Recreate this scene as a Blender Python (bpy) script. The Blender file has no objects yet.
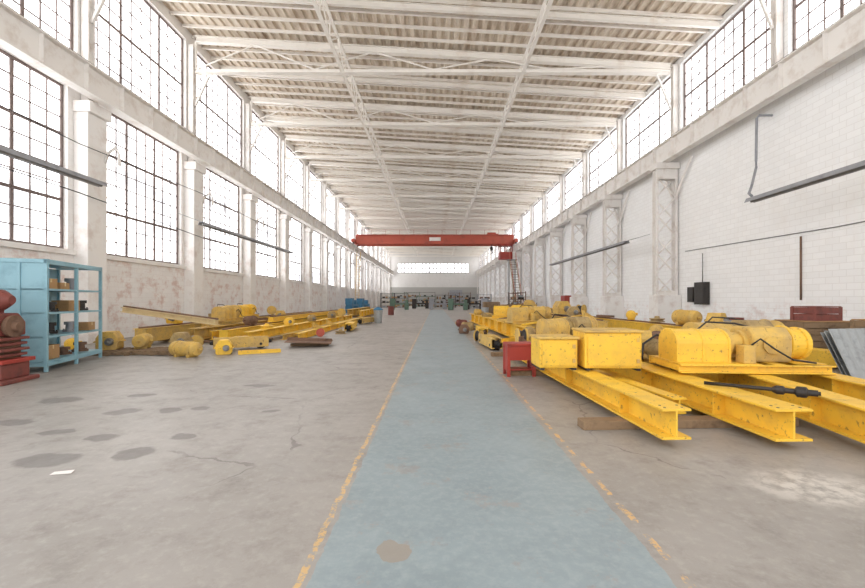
import bpy, math, random
from mathutils import Vector, Matrix
random.seed(7)
S=bpy.context.scene
COL=S.collection
# ------------------------------------------------------------ helpers
def lin(c):
    return tuple(((v/255)/12.92 if v/255<=0.04045 else ((v/255+0.055)/1.055)**2.4) for v in c)+(1,)
def frame(d):
    d=d.normalized(); up=Vector((0,0,1))
    if abs(d.dot(up))>0.98: up=Vector((0,1,0))
    s=d.cross(up).normalized(); u=s.cross(d).normalized()
    return s,u,d
class B:
    def __init__(s): s.v=[]; s.f=[]; s.sm=[]
    def add(s,vs,fs,sm=False):
        o=len(s.v); s.v+= [tuple(v) for v in vs]
        for f in fs: s.f.append([i+o for i in f]); s.sm.append(sm)
        return s
    def bx(s,x0,x1,y0,y1,z0,z1):
        vs=[(x0,y0,z0),(x1,y0,z0),(x1,y1,z0),(x0,y1,z0),(x0,y0,z1),(x1,y0,z1),(x1,y1,z1),(x0,y1,z1)]
        return s.add(vs,[(0,3,2,1),(4,5,6,7),(0,1,5,4),(1,2,6,5),(2,3,7,6),(3,0,4,7)])
    def box(s,c,d,rz=0):
        M=Matrix.Rotation(rz,3,'Z'); c=Vector(c); vs=[]
        for z in(-.5,.5):
            for x,y in((-.5,-.5),(.5,-.5),(.5,.5),(-.5,.5)):
                vs.append(c+M@Vector((x*d[0],y*d[1],z*d[2])))
        return s.add(vs,[(0,3,2,1),(4,5,6,7),(0,1,5,4),(1,2,6,5),(2,3,7,6),(3,0,4,7)])
    def prof(s,pts,p0,p1,sm=False):
        p0=Vector(p0);p1=Vector(p1); a,u,d=frame(p1-p0); n=len(pts)
        vs=[p0+a*x+u*y for x,y in pts]+[p1+a*x+u*y for x,y in pts]
        fs=[(i,(i+1)%n,n+(i+1)%n,n+i) for i in range(n)]
        s.add(vs,fs,sm); s.add(vs,[tuple(range(n))[::-1],tuple(range(n,2*n))])
        return s
    def bar(s,p0,p1,w,h=None):
        h=h or w
        return s.prof([(-w/2,-h/2),(w/2,-h/2),(w/2,h/2),(-w/2,h/2)],p0,p1)
    def ibeam(s,p0,p1,w,h,t=.03,tw=.02):
        w/=2;h/=2;tw/=2
        return s.prof([(-w,-h),(w,-h),(w,-h+t),(tw,-h+t),(tw,h-t),(w,h-t),(w,h),(-w,h),(-w,h-t),(-tw,h-t),(-tw,-h+t),(-w,-h+t)],p0,p1)
    def chan(s,p0,p1,w,h,t=.02):
        w/=2;h/=2
        return s.prof([(-w,-h),(w,-h),(w,-h+t),(-w+t,-h+t),(-w+t,h-t),(w,h-t),(w,h),(-w,h)],p0,p1)
    def cyl(s,p0,p1,r,r2=None,seg=18):
        r2=r if r2 is None else r2
        return s.lathe(p0,p1,[(0,r),(1,r2)],seg,False)
    def lathe(s,p0,p1,pr,seg=20,sharp=True):
        p0=Vector(p0);p1=Vector(p1);a,u,d=frame(p1-p0);vs=[];n=len(pr)
        for t,r in pr:
            c=p0.lerp(p1,t)
            for k in range(seg):
                an=2*math.pi*k/seg; vs.append(c+a*math.cos(an)*r+u*math.sin(an)*r)
        fs=[]
        for j in range(n-1):
            for k in range(seg):
                fs.append((j*seg+k,j*seg+(k+1)%seg,(j+1)*seg+(k+1)%seg,(j+1)*seg+k))
        s.add(vs,fs,not sharp)
        s.add(vs[:seg],[tuple(range(seg))[::-1]]); s.add(vs[-seg:],[tuple(range(seg))])
        return s
    def tube(s,pts,r,seg=8):
        pts=[Vector(p) for p in pts]; vs=[];n=len(pts)
        for i,p in enumerate(pts):
            d=pts[min(i+1,n-1)]-pts[max(i-1,0)]
            a,u,_=frame(d)
            for k in range(seg):
                an=2*math.pi*k/seg; vs.append(p+a*math.cos(an)*r+u*math.sin(an)*r)
        fs=[(j*seg+k,j*seg+(k+1)%seg,(j+1)*seg+(k+1)%seg,(j+1)*seg+k) for j in range(n-1) for k in range(seg)]
        s.add(vs,fs,True); s.add(vs[:seg],[tuple(range(seg))]); s.add(vs[-seg:],[tuple(range(seg))[::-1]])
        return s
    def obj(s,name,mat,parent=None,bevel=0,label=None):
        me=bpy.data.meshes.new(name); me.from_pydata(s.v,[],s.f); me.update()
        me.polygons.foreach_set('use_smooth',s.sm)
        import bmesh
        bm=bmesh.new(); bm.from_mesh(me); bmesh.ops.remove_doubles(bm,verts=bm.verts,dist=1e-5)
        bmesh.ops.recalc_face_normals(bm,faces=bm.faces); bm.to_mesh(me); bm.free()
        me.materials.append(mat); o=bpy.data.objects.new(name,me); COL.objects.link(o)
        if parent: o.parent=parent
        if bevel:
            m=o.modifiers.new('bevel','BEVEL'); m.width=bevel; m.segments=2; m.limit_method='ANGLE'; m.angle_limit=.7
        if label: o['label']=label
        return o
def thing(name,label,cat,loc=(0,0,0),rz=0,group=None,rot=None):
    o=bpy.data.objects.new(name,None); COL.objects.link(o); o.empty_display_size=.2
    o.location=loc; o.rotation_euler=rot if rot else (0,0,rz)
    tag(o,label,cat,group); return o
def tag(o,label,cat,group=None):
    o['label']=label; o['category']=cat
    if group: o['group']=group
    return o
def struct(o,label,cat='wall'):
    o['label']=label;o['category']=cat;o['kind']='structure'; return o
def dup(o,loc=None,rz=None,label=None,parent=None,rot=None):
    n=o.copy(); COL.objects.link(n)
    if parent: n.parent=parent; n.matrix_parent_inverse=o.matrix_parent_inverse.copy()
    if loc is not None: n.location=loc
    if rz is not None: n.rotation_euler=(0,0,rz)
    if rot is not None: n.rotation_euler=rot
    if label: n['label']=label
    for c in list(o.children): dup(c,parent=n)
    return n
# ------------------------------------------------------------ materials
class NT:
    def __init__(s,name):
        s.m=bpy.data.materials.new(name); s.m.use_nodes=True; s.n=s.m.node_tree.nodes; s.l=s.m.node_tree.links
        s.p=s.n['Principled BSDF']; s.tc=s.n.new('ShaderNodeTexCoord'); s.co=s.tc.outputs['Object']
    def mp(s,vec,scale=(1,1,1)):
        m=s.n.new('ShaderNodeMapping'); m.inputs['Scale'].default_value=scale; s.l.new(vec,m.inputs[0]); return m.outputs[0]
    def noise(s,scale,detail=4,rough=.6,vec=None,dist=0):
        t=s.n.new('ShaderNodeTexNoise'); t.inputs['Scale'].default_value=scale; t.inputs['Detail'].default_value=detail
        t.inputs['Roughness'].default_value=rough; t.inputs['Distortion'].default_value=dist
        s.l.new(vec or s.co,t.inputs['Vector']); return t.outputs['Fac']
    def ramp(s,fac,a,b,ca=(0,0,0,1),cb=(1,1,1,1)):
        r=s.n.new('ShaderNodeValToRGB'); r.color_ramp.elements[0].position=a; r.color_ramp.elements[1].position=b
        r.color_ramp.elements[0].color=ca; r.color_ramp.elements[1].color=cb; s.l.new(fac,r.inputs[0]); return r.outputs[0]
    def mix(s,fac,a,b,mode='MIX'):
        m=s.n.new('ShaderNodeMix'); m.data_type='RGBA'; m.blend_type=mode
        for sk,v in((m.inputs[0],fac),(m.inputs[6],a),(m.inputs[7],b)):
            if isinstance(v,(tuple,float,int)): sk.default_value=v
            else: s.l.new(v,sk)
        return m.outputs[2]
    def math(s,op,a,b=0.0,c=None):
        m=s.n.new('ShaderNodeMath'); m.operation=op
        for i,v in enumerate((a,b,c)):
            if v is None: continue
            if isinstance(v,(float,int)): m.inputs[i].default_value=v
            else: s.l.new(v,m.inputs[i])
        return m.outputs[0]
    def sep(s,vec=None):
        x=s.n.new('ShaderNodeSeparateXYZ'); s.l.new(vec or s.co,x.inputs[0]); return x.outputs
    def comb(s,x,y,z):
        c=s.n.new('ShaderNodeCombineXYZ')
        for i,v in enumerate((x,y,z)):
            if isinstance(v,(float,int)): c.inputs[i].default_value=v
            else: s.l.new(v,c.inputs[i])
        return c.outputs[0]
    def bump(s,h,st=.3,dist=.01):
        b=s.n.new('ShaderNodeBump'); b.inputs['Strength'].default_value=st; b.inputs['Distance'].default_value=dist
        s.l.new(h,b.inputs['Height']); s.l.new(b.outputs[0],s.p.inputs['Normal'])
    def out(s,col,rough=.6,metal=0):
        if isinstance(col,tuple): s.p.inputs['Base Color'].default_value=col
        else: s.l.new(col,s.p.inputs['Base Color'])
        if isinstance(rough,(float,int)): s.p.inputs['Roughness'].default_value=rough
        else: s.l.new(rough,s.p.inputs['Roughness'])
        s.p.inputs['Metallic'].default_value=metal; return s.m
def paint(name,c,c2=None,rough=.5,metal=0,a=.5,b=.75,scale=3,bump=.15,c3=None):
    t=NT(name); c=lin(c); c2=lin(c2) if c2 else tuple(x*.6 for x in c[:3])+(1,)
    f=t.ramp(t.noise(scale,8,.65),a,b); col=t.mix(f,c,c2)
    if c3: col=t.mix(t.ramp(t.noise(scale*6,6,.7),.58,.68),col,lin(c3))
    t.bump(t.noise(30,4),bump); return t.out(col,rough,metal)
M={}
M['yel']=paint('yellow_paint',(240,194,62),(212,170,70),.5,a=.45,b=.78,c3=(150,120,64))
M['yeld']=paint('dusty_yellow_paint',(218,180,90),(182,152,98),.65,a=.38,b=.66,c3=(116,94,68))
M['dust']=paint('dusty_brown_casting',(182,156,104),(132,112,84),.75,a=.38,b=.66,c3=(90,76,60))
M['tan']=paint('tan_paint',(214,192,146),(180,152,108),.6)
M['red']=paint('red_paint',(166,60,50),(120,54,46),.5)
M['redc']=paint('crane_red_paint',(182,84,64),(150,72,58),.5,scale=1)
M['redm']=paint('dull_red_paint',(128,68,60),(86,58,54),.6,scale=5)
M['blue']=paint('blue_paint',(146,188,202),(118,158,174),.45,scale=2)
M['blued']=paint('deep_blue_paint',(66,124,160),(50,92,122),.5)
M['green']=paint('green_paint',(100,128,110),(74,94,84),.5)
M['stl']=paint('grey_steel',(140,140,140),(96,90,84),.45,.6)
M['drk']=paint('dark_steel',(62,58,56),(40,36,34),.5,.4)
M['rust']=paint('rusty_steel',(122,94,76),(80,60,50),.8)
M['galv']=paint('galvanised_sheet',(170,174,176),(134,138,142),.4,.5,scale=6)
M['blk']=paint('black_rubber',(44,44,46),(30,30,30),.6)
M['wood']=paint('timber',(140,116,90),(96,76,58),.85,scale=5)
M['card']=paint('cardboard',(180,142,98),(154,116,78),.85)
M['whi']=paint('white_painted_steel',(236,232,228),(206,194,184),.6,scale=1.6,a=.5,b=.75)
M['truss']=paint('truss_paint',(244,239,232),(220,206,192),.6,scale=.9,a=.55,b=.8)
M['conc']=paint('painted_concrete',(240,237,234),(216,204,197),.8,scale=1.5,a=.5,b=.72)
M['winf']=paint('window_steel',(128,114,110),(104,88,82),.7)
M['heat']=paint('heater_grey',(158,160,166),(128,130,136),.45,.2)
def wallmat(name,base,mort,stain,lo,end=False,amt=.7):
    t=NT(name); x,y,z=t.sep()
    v=t.comb(x,z,0.0) if end else t.comb(y,z,0.0)
    br=t.n.new('ShaderNodeTexBrick'); t.l.new(v,br.inputs['Vector'])
    br.inputs['Color1'].default_value=lin(base); br.inputs['Color2'].default_value=lin(tuple(c-5 for c in base)); br.inputs['Mortar'].default_value=lin(mort)
    br.inputs['Scale'].default_value=1; br.inputs['Mortar Size'].default_value=.01; br.inputs['Brick Width'].default_value=.42; br.inputs['Row Height'].default_value=.2
    st=t.mp(v,(1,.35,1)); f=t.ramp(t.noise(.9,9,.7,st),.52,.75)
    col=t.mix(t.math('MULTIPLY',f,.5),br.outputs[0],lin(stain))
    f2=t.ramp(t.noise(1.6,9,.75,v),.5,.62)
    zz=t.math('MAXIMUM',t.math('MULTIPLY_ADD',z,-1/lo,1.0),0.0)
    col=t.mix(t.math('MULTIPLY',f2,t.math('MINIMUM',t.math('MULTIPLY',zz,1.5),amt)),col,lin((206,172,160)))
    if end: col=t.mix(t.math('LESS_THAN',z,5.0),col,lin((176,174,170)))
    t.bump(br.outputs['Fac'],.25,-.01)
    return t.out(col,.8)
M['wl']=wallmat('left_wall_paint',(242,239,236),(234,229,226),(222,208,202),4.4)
M['wr']=wallmat('right_wall_block',(250,250,250),(236,235,234),(238,234,230),1.6,amt=.4)
M['we']=wallmat('back_wall_block',(228,226,224),(216,212,208),(204,200,196),3,True)
t=NT('roof_deck'); v=t.mp(t.co,(1.2,.35,1))
col=t.mix(t.ramp(t.noise(1.4,9,.7,v),.42,.72),lin((228,217,202)),lin((172,150,128)))
M['ceil']=t.out(col,.85)
t=NT('glowing_frosted_glass'); x,y,z=t.sep()
def cell(a,s): return t.math('FLOOR',t.math('DIVIDE',a,s))
wn=t.n.new('ShaderNodeTexWhiteNoise'); t.l.new(t.comb(cell(t.math('ADD',x,y),.55),cell(z,.56),0.0),wn.inputs['Vector'])
f=t.math('MULTIPLY',t.ramp(t.noise(.45,6,.65),.42,.66),.62)
f3=t.math('MULTIPLY',t.math('GREATER_THAN',wn.outputs['Value'],.8),.22)
low=t.math('MULTIPLY',AND_:=t.math('LESS_THAN',z,5.0),.12)
ff=t.math('MINIMUM',t.math('ADD',t.math('ADD',f,f3),low),.97)
col=t.mix(ff,(1,1,1,1),(.14,.145,.165,1))
e=t.n.new('ShaderNodeEmission'); t.l.new(col,e.inputs[0]); e.inputs[1].default_value=5.0  # panes emit light themselves, standing in for daylight from outside
t.l.new(e.outputs[0],t.n['Material Output'].inputs[0]); M['glass']=t.m
# floor
t=NT('worn_concrete_floor'); x,y,z=t.sep()
n1=t.noise(.35,9,.62); n2=t.noise(2.6,10,.75); n3=t.noise(11,8,.75)
con=t.mix(t.ramp(n1,.35,.68),lin((163,158,153)),lin((139,134,128)))
con=t.mix(t.math('MULTIPLY',t.ramp(n2,.5,.68),.5),con,lin((120,113,107)))
con=t.mix(t.math('MULTIPLY',t.ramp(n3,.5,.7),.4),con,lin((184,179,173)))
cr=t.n.new('ShaderNodeTexVoronoi'); cr.feature='DISTANCE_TO_EDGE'; cr.inputs['Scale'].default_value=.4
nn=t.n.new('ShaderNodeTexNoise'); nn.inputs['Scale'].default_value=3.5; nn.inputs['Detail'].default_value=5; t.l.new(t.co,nn.inputs['Vector'])
va=t.n.new('ShaderNodeVectorMath'); va.operation='MULTIPLY_ADD'; t.l.new(nn.outputs['Color'],va.inputs[0]); va.inputs[1].default_value=(.3,.3,0); t.l.new(t.co,va.inputs[2])
t.l.new(va.outputs[0],cr.inputs['Vector'])
crk=t.math('MULTIPLY',t.math('LESS_THAN',cr.outputs['Distance'],.004),t.ramp(t.noise(.6,3),.5,.56))
con=t.mix(t.math('MULTIPLY',crk,.55),con,lin((92,86,82)))
wx,wy,wz=t.sep(va.outputs[0])
def ell(cx,cy,rx,ry,soft=.75):
    px=t.math('DIVIDE',t.math('SUBTRACT',wx,cx+.15),rx); py=t.math('DIVIDE',t.math('SUBTRACT',wy,cy+.15),ry)
    rr=t.math('ADD',t.math('MULTIPLY',px,px),t.math('MULTIPLY',py,py))
    return t.ramp(rr,soft,1.0,(1,1,1,1),(0,0,0,1))
acc=None
for cx,cy,rx,ry in [(-3.6,5.45,.17,.15),(-3.64,4.35,.2,.15),(-2.94,3.92,.21,.15),(-3.64,3.73,.3,.16),(-4.3,4.5,.18,.12),(-3.26,5.55,.14,.12),(-2.76,4.41,.13,.13),(-4.2,5.35,.26,.17),(-5.2,4.9,.28,.16),(-4.6,6.3,.2,.12),(-3.1,7.0,.3,.14),(-2.2,5.4,.12,.08),(-5.6,6.0,.35,.2)]:
    q=ell(cx,cy,rx,ry,.62); acc=q if acc is None else t.math('MAXIMUM',acc,q)
con=t.mix(t.math('MULTIPLY',acc,t.math('MULTIPLY_ADD',n3,.5,.4)),con,lin((98,93,89)))
def line(a,c,w): return t.math('LESS_THAN',t.math('ABSOLUTE',t.math('SUBTRACT',a,c)),w)
def AND(*a):
    r=a[0]
    for b in a[1:]: r=t.math('MULTIPLY',r,b)
    return r
pw=t.math('MULTIPLY',ell(3.1,3.2,.65,.36,.15),t.ramp(t.noise(7,8,.7),.4,.56))
con=t.mix(t.math('MULTIPLY',pw,.8),con,lin((212,207,200)))
wob=t.math('MULTIPLY',t.math('SUBTRACT',t.noise(6,5),.5),.07)
xw=t.math('ADD',x,wob)
strip=AND(t.math('GREATER_THAN',xw,-.67),t.math('LESS_THAN',xw,1.27),t.math('LESS_THAN',y,62.0))
wear=t.ramp(t.noise(1.9,12,.78),.56,.6,(1,1,1,1),(.35,.35,.35,1))
bl=t.mix(t.ramp(t.noise(.9,8,.7),.35,.7),lin((147,160,165)),lin((128,141,146)))
bl=t.mix(t.math('MULTIPLY',t.ramp(t.noise(14,6,.7),.45,.75),.5),bl,lin((170,178,181)))
con=t.mix(t.math('MULTIPLY',strip,wear),con,bl)
qx=t.math('DIVIDE',t.math('SUBTRACT',wx,-.26+.15),.085); qy=t.math('DIVIDE',t.math('SUBTRACT',wy,2.40+.15),.10)
q=t.math('LESS_THAN',t.math('ADD',t.math('MULTIPLY',qx,qx),t.math('MULTIPLY',qy,qy)),1.0)
con=t.mix(t.math('MULTIPLY',q,.8),con,lin((152,142,130)))
w2=t.ramp(t.noise(13,9,.78),.48,.54,(1,1,1,1),(0,0,0,1))
l1=AND(line(xw,-.725,.021),w2,t.math('LESS_THAN',y,50.0))
dash=t.math('LESS_THAN',t.math('FRACT',t.math('MULTIPLY',y,2.6)),.68)
l2=AND(line(xw,1.35,.021),w2,dash,t.math('LESS_THAN',y,12.0))
con=t.mix(t.math('MULTIPLY',l1,.75),con,lin((218,178,112)))
con=t.mix(t.math('MULTIPLY',l2,.75),con,lin((218,174,108)))
t.bump(n3,.25,.006)
M['floor']=t.out(con,t.ramp(n2,.3,.8,(.34,.34,.34,1),(.6,.6,.6,1)))
# ------------------------------------------------------------ dimensions
XL,XR=-12.3,12.1; YF=110; Y0=-4
def roof(x): return 14.9+(13.45-14.9)*(x-XL)/(XR-XL)
BAY=[2+6*k for k in range(-1,19)]
struct(B().bx(XL-.5,XR+.5,Y0,YF+.5,-.2,0).obj('floor',M['floor']),'worn grey concrete floor with pale blue painted walkway','floor')
b=B(); vs=[]; x=XL-.4; pts=[]
while x<XR+.4:
    for dx,dz in((0,.09),(.16,.09),(.21,0),(.37,0)): pts.append((x+dx,dz))
    x+=.42
for x,dz in pts:
    z=roof(x)+dz; vs+=[(x,Y0,z),(x,YF+.4,z)]
b.add(vs,[(2*i,2*i+1,2*i+3,2*i+2) for i in range(len(pts)-1)])
vt=[(XL-.4,Y0,roof(XL)+.4),(XR+.4,Y0,roof(XR)+.4),(XR+.4,YF+.4,roof(XR)+.4),(XL-.4,YF+.4,roof(XL)+.4)]
b.add(vt,[(0,1,2,3)])
struct(b.obj('ceiling',M['ceil']),'corrugated roof deck with flaking cream paint','ceiling')
def wall(side):
    b=B(); L=side=='left'; x0,x1=(XL-.4,XL) if L else (XR,XR+.4); top=roof(XL if L else XR)+.02
    bands=[(3.2,8.7,.6),(9.8,14.4,.24)] if L else [(9.8,13.15,.3)]
    z=0
    for a,c,mg in bands:
        b.bx(x0,x1,Y0,YF,z,a)
        for i,yk in enumerate(BAY):
            lo=yk-mg if i else Y0; hi=yk+mg if i<len(BAY)-1 else YF
            b.bx(x0,x1,lo,hi,a,c)
        z=c
    b.bx(x0,x1,Y0,YF,z,top)
    return struct(b.obj('wall_'+side,M['wl' if L else 'wr']),'white painted masonry wall with '+('two rows of tall steel windows' if L else 'high clerestory windows'),'wall')
wall('left'); wall('right')
b=B(); b.bx(XL-.4,XR+.4,YF,YF+.4,0,8.9); b.bx(XL-.4,XR+.4,YF,YF+.4,11.7,14.9)
b.bx(XL-.4,-10.3,YF,YF+.4,8.9,11.7); b.bx(9.3,XR+.4,YF,YF+.4,8.9,11.7)
struct(b.obj('wall_back',M['we']),'pale grey end wall with a long strip window','wall')
wn_=[0]
def window(x,y0,y1,z0,z1,nc,nr,flip=1,heavy_c=(),heavy_r=()):
    wn_[0]+=1; b=B(); t=.034
    w=y1-y0;h=z1-z0
    b.bx(x-.05,x+.05,y0,y0+.08,z0,z1); b.bx(x-.05,x+.05,y1-.08,y1,z0,z1); b.bx(x-.048,x+.048,y0,y1,z0,z0+.08); b.bx(x-.048,x+.048,y0,y1,z1-.08,z1)
    for i in range(1,nc):
        y=y0+w*i/nc; tt=.1 if i in heavy_c else t; b.bx(x-.025,x+.025,y-tt/2,y+tt/2,z0,z1)
    for i in range(1,nr):
        z=z0+h*i/nr; tt=.1 if i in heavy_r else t; b.bx(x-.027,x+.027,y0,y1,z-tt/2,z+tt/2)
    o=b.obj('window_%d'%wn_[0],M['winf']); struct(o,'steel-framed multi-pane industrial window with bright frosted panes','window')
    g=B().bx(x-.006-.02*flip,x+.006-.02*flip,y0+.03,y1-.03,z0+.03,z1-.03).obj('window_glass',M['glass'],o)
    return o
for i in range(len(BAY)-1):
    a,c=BAY[i],BAY[i+1]
    window(XL-.2,a+.6,c-.6,3.2,8.7,9,10,1,(3,6),(3,7)); window(XL-.2,a+.24,c-.24,9.8,14.4,10,8,1,(3,7),(4,))
    window(XR+.2,a+.3,c-.3,9.8,13.15,10,6,-1,(3,7),(3,))
o=B()
for i in range(21):
    x=-10.3+19.6*i/20; o.bx(x-.11,x+.11,YF+.1,YF+.2,8.9,11.7)
o.bx(-10.3,9.3,YF+.11,YF+.19,10.15,10.4); o.bx(-10.3,9.3,YF+.11,YF+.19,8.9,9.1); o.bx(-10.3,9.3,YF+.11,YF+.19,11.5,11.7)
o=struct(o.obj('window_%d'%(wn_[0]+1),M['winf']),'long strip of frosted glazing high in the end wall','window')
B().bx(-10.3,9.3,YF+.21,YF+.23,8.9,11.7).obj('window_glass',M['glass'],o)
struct(B().bx(XL-.02,XL+.12,Y0,YF,3.02,3.18).obj('trim_1',M['conc']),'white concrete window sill ledge','trim')
# ------------------------------------------------------------ columns
col=thing('wall_column','white painted concrete pilaster with steel upper post and bracket','column',(XL,2,0),group='pilasters between tall windows')
B().bx(0,.5,-.4,.4,0,7.9).bx(0,.58,-.48,.48,0,.35).obj('shaft',M['conc'],col,.02)
B().bx(0,.62,-.46,.46,7.9,8.28).obj('capital',M['conc'],col,.03)
B().ibeam((.16,0,8.28),(.16,0,14.2),.26,.28,.03).bar((.3,0,11.2),(1.0,0,12.7),.1).obj('upper_post',M['whi'],col)
B().tube([(.5,.3,6.4),(.62,.3,6.75),(.9,.3,6.95),(1.0,.3,6.7),(1.02,.3,6.3)],.05).obj('bracket',M['whi'],col)
for yk in BAY[2:-1]: dup(col,(XL,yk,0))
lc=thing('lattice_column','white riveted lattice steel column on a concrete plinth','column',(XR,20,0),group='lattice columns along the block wall')
B().bx(-1.2,0,-.4,.4,0,1.75).obj('plinth',M['conc'],lc,.03)
for x,zt in((-1.08,8.0),(-.12,8.25)): B().chan((x,0,1.75),(x,0,zt),.12,.34).obj('post',M['whi'],lc)
for yy,ph in((-.15,0),(.15,1)):
    b=B(); z=1.85; k=ph
    while z<7.0:
        if k%2==0: b.bar((-1.05,yy,z),(-.15,yy,z+.95),.02,.07)
        else: b.bar((-.15,yy,z),(-1.05,yy,z+.95),.02,.07)
        z+=.95;k+=1
    b.bx(-1.14,-.06,yy-.01,yy+.01,7.5,8.0); b.bx(-1.14,-.06,yy-.01,yy+.01,1.75,1.95)
    b.obj('lacing',M['whi'],lc)
b=B(); b.bx(-1.2,-.04,-.3,.3,8.0,8.28); b.bar((-.15,0,6.5),(-.15,1.0,8.2),.1); b.tube([(-.15,0,6.3),(-.15,-.35,6.9),(-.15,-.8,7.5),(-.15,-1.4,8.2)],.06); b.obj('bracket',M['whi'],lc)
for yk in BAY[5:-1]: dup(lc,(XR,yk,0))
up=thing('roof_post','white steel roof post with raking brace above the runway','column',(XR,2,0),group='roof posts between clerestory windows')
B().ibeam((-.14,0,9.27),(-.14,0,13.2),.24,.26,.03).obj('post',M['whi'],up)
B().bar((-.28,0,11.0),(-1.0,0,12.75),.09).obj('brace',M['whi'],up)
for yk in BAY[2:-1]: dup(up,(XR,yk,0))
for X,nm,sg in((XL+.8,'left',1),(XR-.7,'right',-1)):
    g=thing('crane_runway_girder','long white steel crane runway girder with web stiffeners','beam',(X,0,0))
    b=B(); b.ibeam((0,Y0,8.8),(0,YF-.2,8.8),.36,.98,.05,.03)
    y=Y0+.6
    while y<YF-1: b.bx(-.16,.16,y-.012,y+.012,8.32,9.28); y+=1.5
    b.bx(-sg*.6-.08,-sg*.6+.08,Y0,YF-.2,9.1,9.25)
    b.obj('girder',M['whi'],g)
    B().bx(-.04,.04,Y0,YF-.2,9.3,9.4).obj('rail',M['drk'],g)
# ------------------------------------------------------------ roof trusses
def truss():
    T=thing('roof_truss','white painted steel roof truss spanning the hall','roof truss',(0,20,0),group='roof trusses')
    zb=12.92; a0,a1=XL+.35,XR-.35
    b=B(); b.prof([(-.14,-.11),(.14,-.11),(.14,-.09),(.025,-.09),(.025,.11),(-.025,.11),(-.025,-.09),(-.14,-.09)],(a0,0,zb),(a1,0,zb))
    b.obj('bottom_chord',M['truss'],T)
    b=B(); b.ibeam((a0,0,roof(a0)-.36),(a1,0,roof(a1)-.34),.26,.3,.03,.03)
    b.obj('top_chord',M['truss'],T)
    b=B(); N=8
    for i in range(N):
        x=a0+(a1-a0)*i/N; xm=a0+(a1-a0)*(i+1)/N
        if i%2==0: b.bar((x,0,zb+.1),(xm,0,roof(xm)-.45),.055)
        else: b.bar((x,0,roof(x)-.45),(xm,0,zb+.1),.055)
    for i in(0,N): x=a0+(a1-a0)*i/N; b.bar((x,0,zb+.1),(x,0,roof(x)-.45),.09)
    b.obj('web_member',M['truss'],T,label='diagonal and upright web members')
    return T
T=truss()
for yk in (2,8,14,26,32,38,44,50,56,62,68,74,80,86,92,98,104): dup(T,(0,yk,0))
# mid-bay roof rafters
rf=B(); rf.ibeam((XL+.02,0,roof(XL)-.27),(XR-.02,0,roof(XR)-.27),.16,.24,.025,.025)
RF=rf.obj('roof_rafter',M['truss']); tag(RF,'slim white steel rafter between roof trusses','beam','roof rafters'); RF.location=(0,5,0)
for yk in range(11,108,6): dup(RF,(0,yk,0))
def tie(X):
    T=thing('roof_tie_girder','white lattice girder running lengthwise under the roof','beam',(X,0,0),group='lengthwise roof girders')
    zt=roof(X)-.5; zb=12.86
    b=B(); b.bar((0,-2,zb),(0,104,zb),.16,.08); b.bar((0,-2,zt),(0,104,zt),.12,.1); b.obj('chord',M['truss'],T)
    b=B(); y=-2;k=0
    while y<103.9:
        b.bar((0,y,zb if k%2 else zt),(0,y+1.5,zt if k%2 else zb),.05); b.bar((0,y+1.5,zb),(0,y+1.5,zt),.045); y+=1.5;k+=1
    b.obj('lacing',M['truss'],T)
tie(-4.6); tie(4.4)
p=B(); a0,a1=XL+.02,XR-.02
p.bar((a0,0,roof(a0)-.06),(a1,0,roof(a1)-.06),.04,.12); p.bar((a0,0,roof(a0)-.13),(a1,0,roof(a1)-.13),.1,.02)
P=p.obj('roof_purlin',M['truss']); tag(P,'cream painted steel purlin under the roof deck','beam','roof purlins'); P.location=(0,.5,0)
y=1.35
while y<109: dup(P,(0,y,0)); y+=.86 if y<74 else 1.72
# ------------------------------------------------------------ wall fixtures
def heater(X,y0,y1,z,L,ys):
    H=thing('tube_heater',L,'heater',(X,y0,z)); n=y1-y0; s=1 if X>0 else -1; w=abs((XR if X>0 else XL)-X)-.005
    B().prof([(-.17,-.07),(-.1,.07),(.1,.07),(.17,-.07),(.15,-.07),(.09,.055),(-.09,.055),(-.15,-.07)],(0,0,0),(0,n,0)).obj('reflector',M['heat'],H)
    B().cyl((0,.1,-.04),(0,n-.1,-.04),.05).obj('burner_tube',M['stl'],H)
    for yy in ys: B().bar((0,yy-y0,.06),(s*w,yy-y0,.5),.025).obj('bracket',M['stl'],H)
    return H
heater(-11.1,7,13.4,5.35,'long grey tube heater hung beside tall windows',[7.2,13.1]); heater(-11.1,19,31,5.15,'long grey tube heater bracketed along the windows',[19.2,24.8,30.6])
heater(10.6,8.6,13.5,4.85,'grey tube heater bracketed off the white block wall',[9,13]); heater(10.55,22,36.5,4.7,'long grey tube heater along the white block wall',[22.5,28,34,36])
def pipe(name,pts,r,mat,label,cat='pipe'):
    return tag(B().tube(pts,r).obj(name,mat),label,cat)
pipe('gas_pipe',[(XR-.045,14.3,8.1),(XR-.5,14.3,8.1),(XR-.6,14.3,8.0),(XR-.62,14.3,6.5),(XR-.7,14.2,6.2),(11.0,13.9,5.45),(10.75,13.7,5.15),(10.65,13.45,5.0)],.042,M['heat'],'grey gas pipe dropping from the runway to the heater')
pipe('conduit_pipe',[(XR-.02,8,3.75),(XR-.02,12,3.7),(XR-.02,19.3,3.85)],.018,M['stl'],'thin dark conduit along the white block wall')
pipe('conduit_pipe',[(XR-.03,13.2,3.6),(XR-.03,13.2,1.5)],.028,M['rust'],'rusty upright conduit on the white block wall')
pipe('wall_cable',[(XL+.7,6,6.9),(XL+.7,13,6.6),(XL+.7,20,6.8),(XL+.7,26,6.6)],.015,M['blk'],'thin black cable strung between pilasters','cable')
pipe('wall_cable',[(XL+.7,6,5.2),(XL+.7,13,5.0),(XL+.7,20,4.6)],.018,M['blk'],'black cable sagging past tall windows','cable')
e=thing('electrical_panel','dark grey electrical cabinets mounted beside a lattice column','electrical box',(XR-.005,17.6,1.3))
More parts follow.
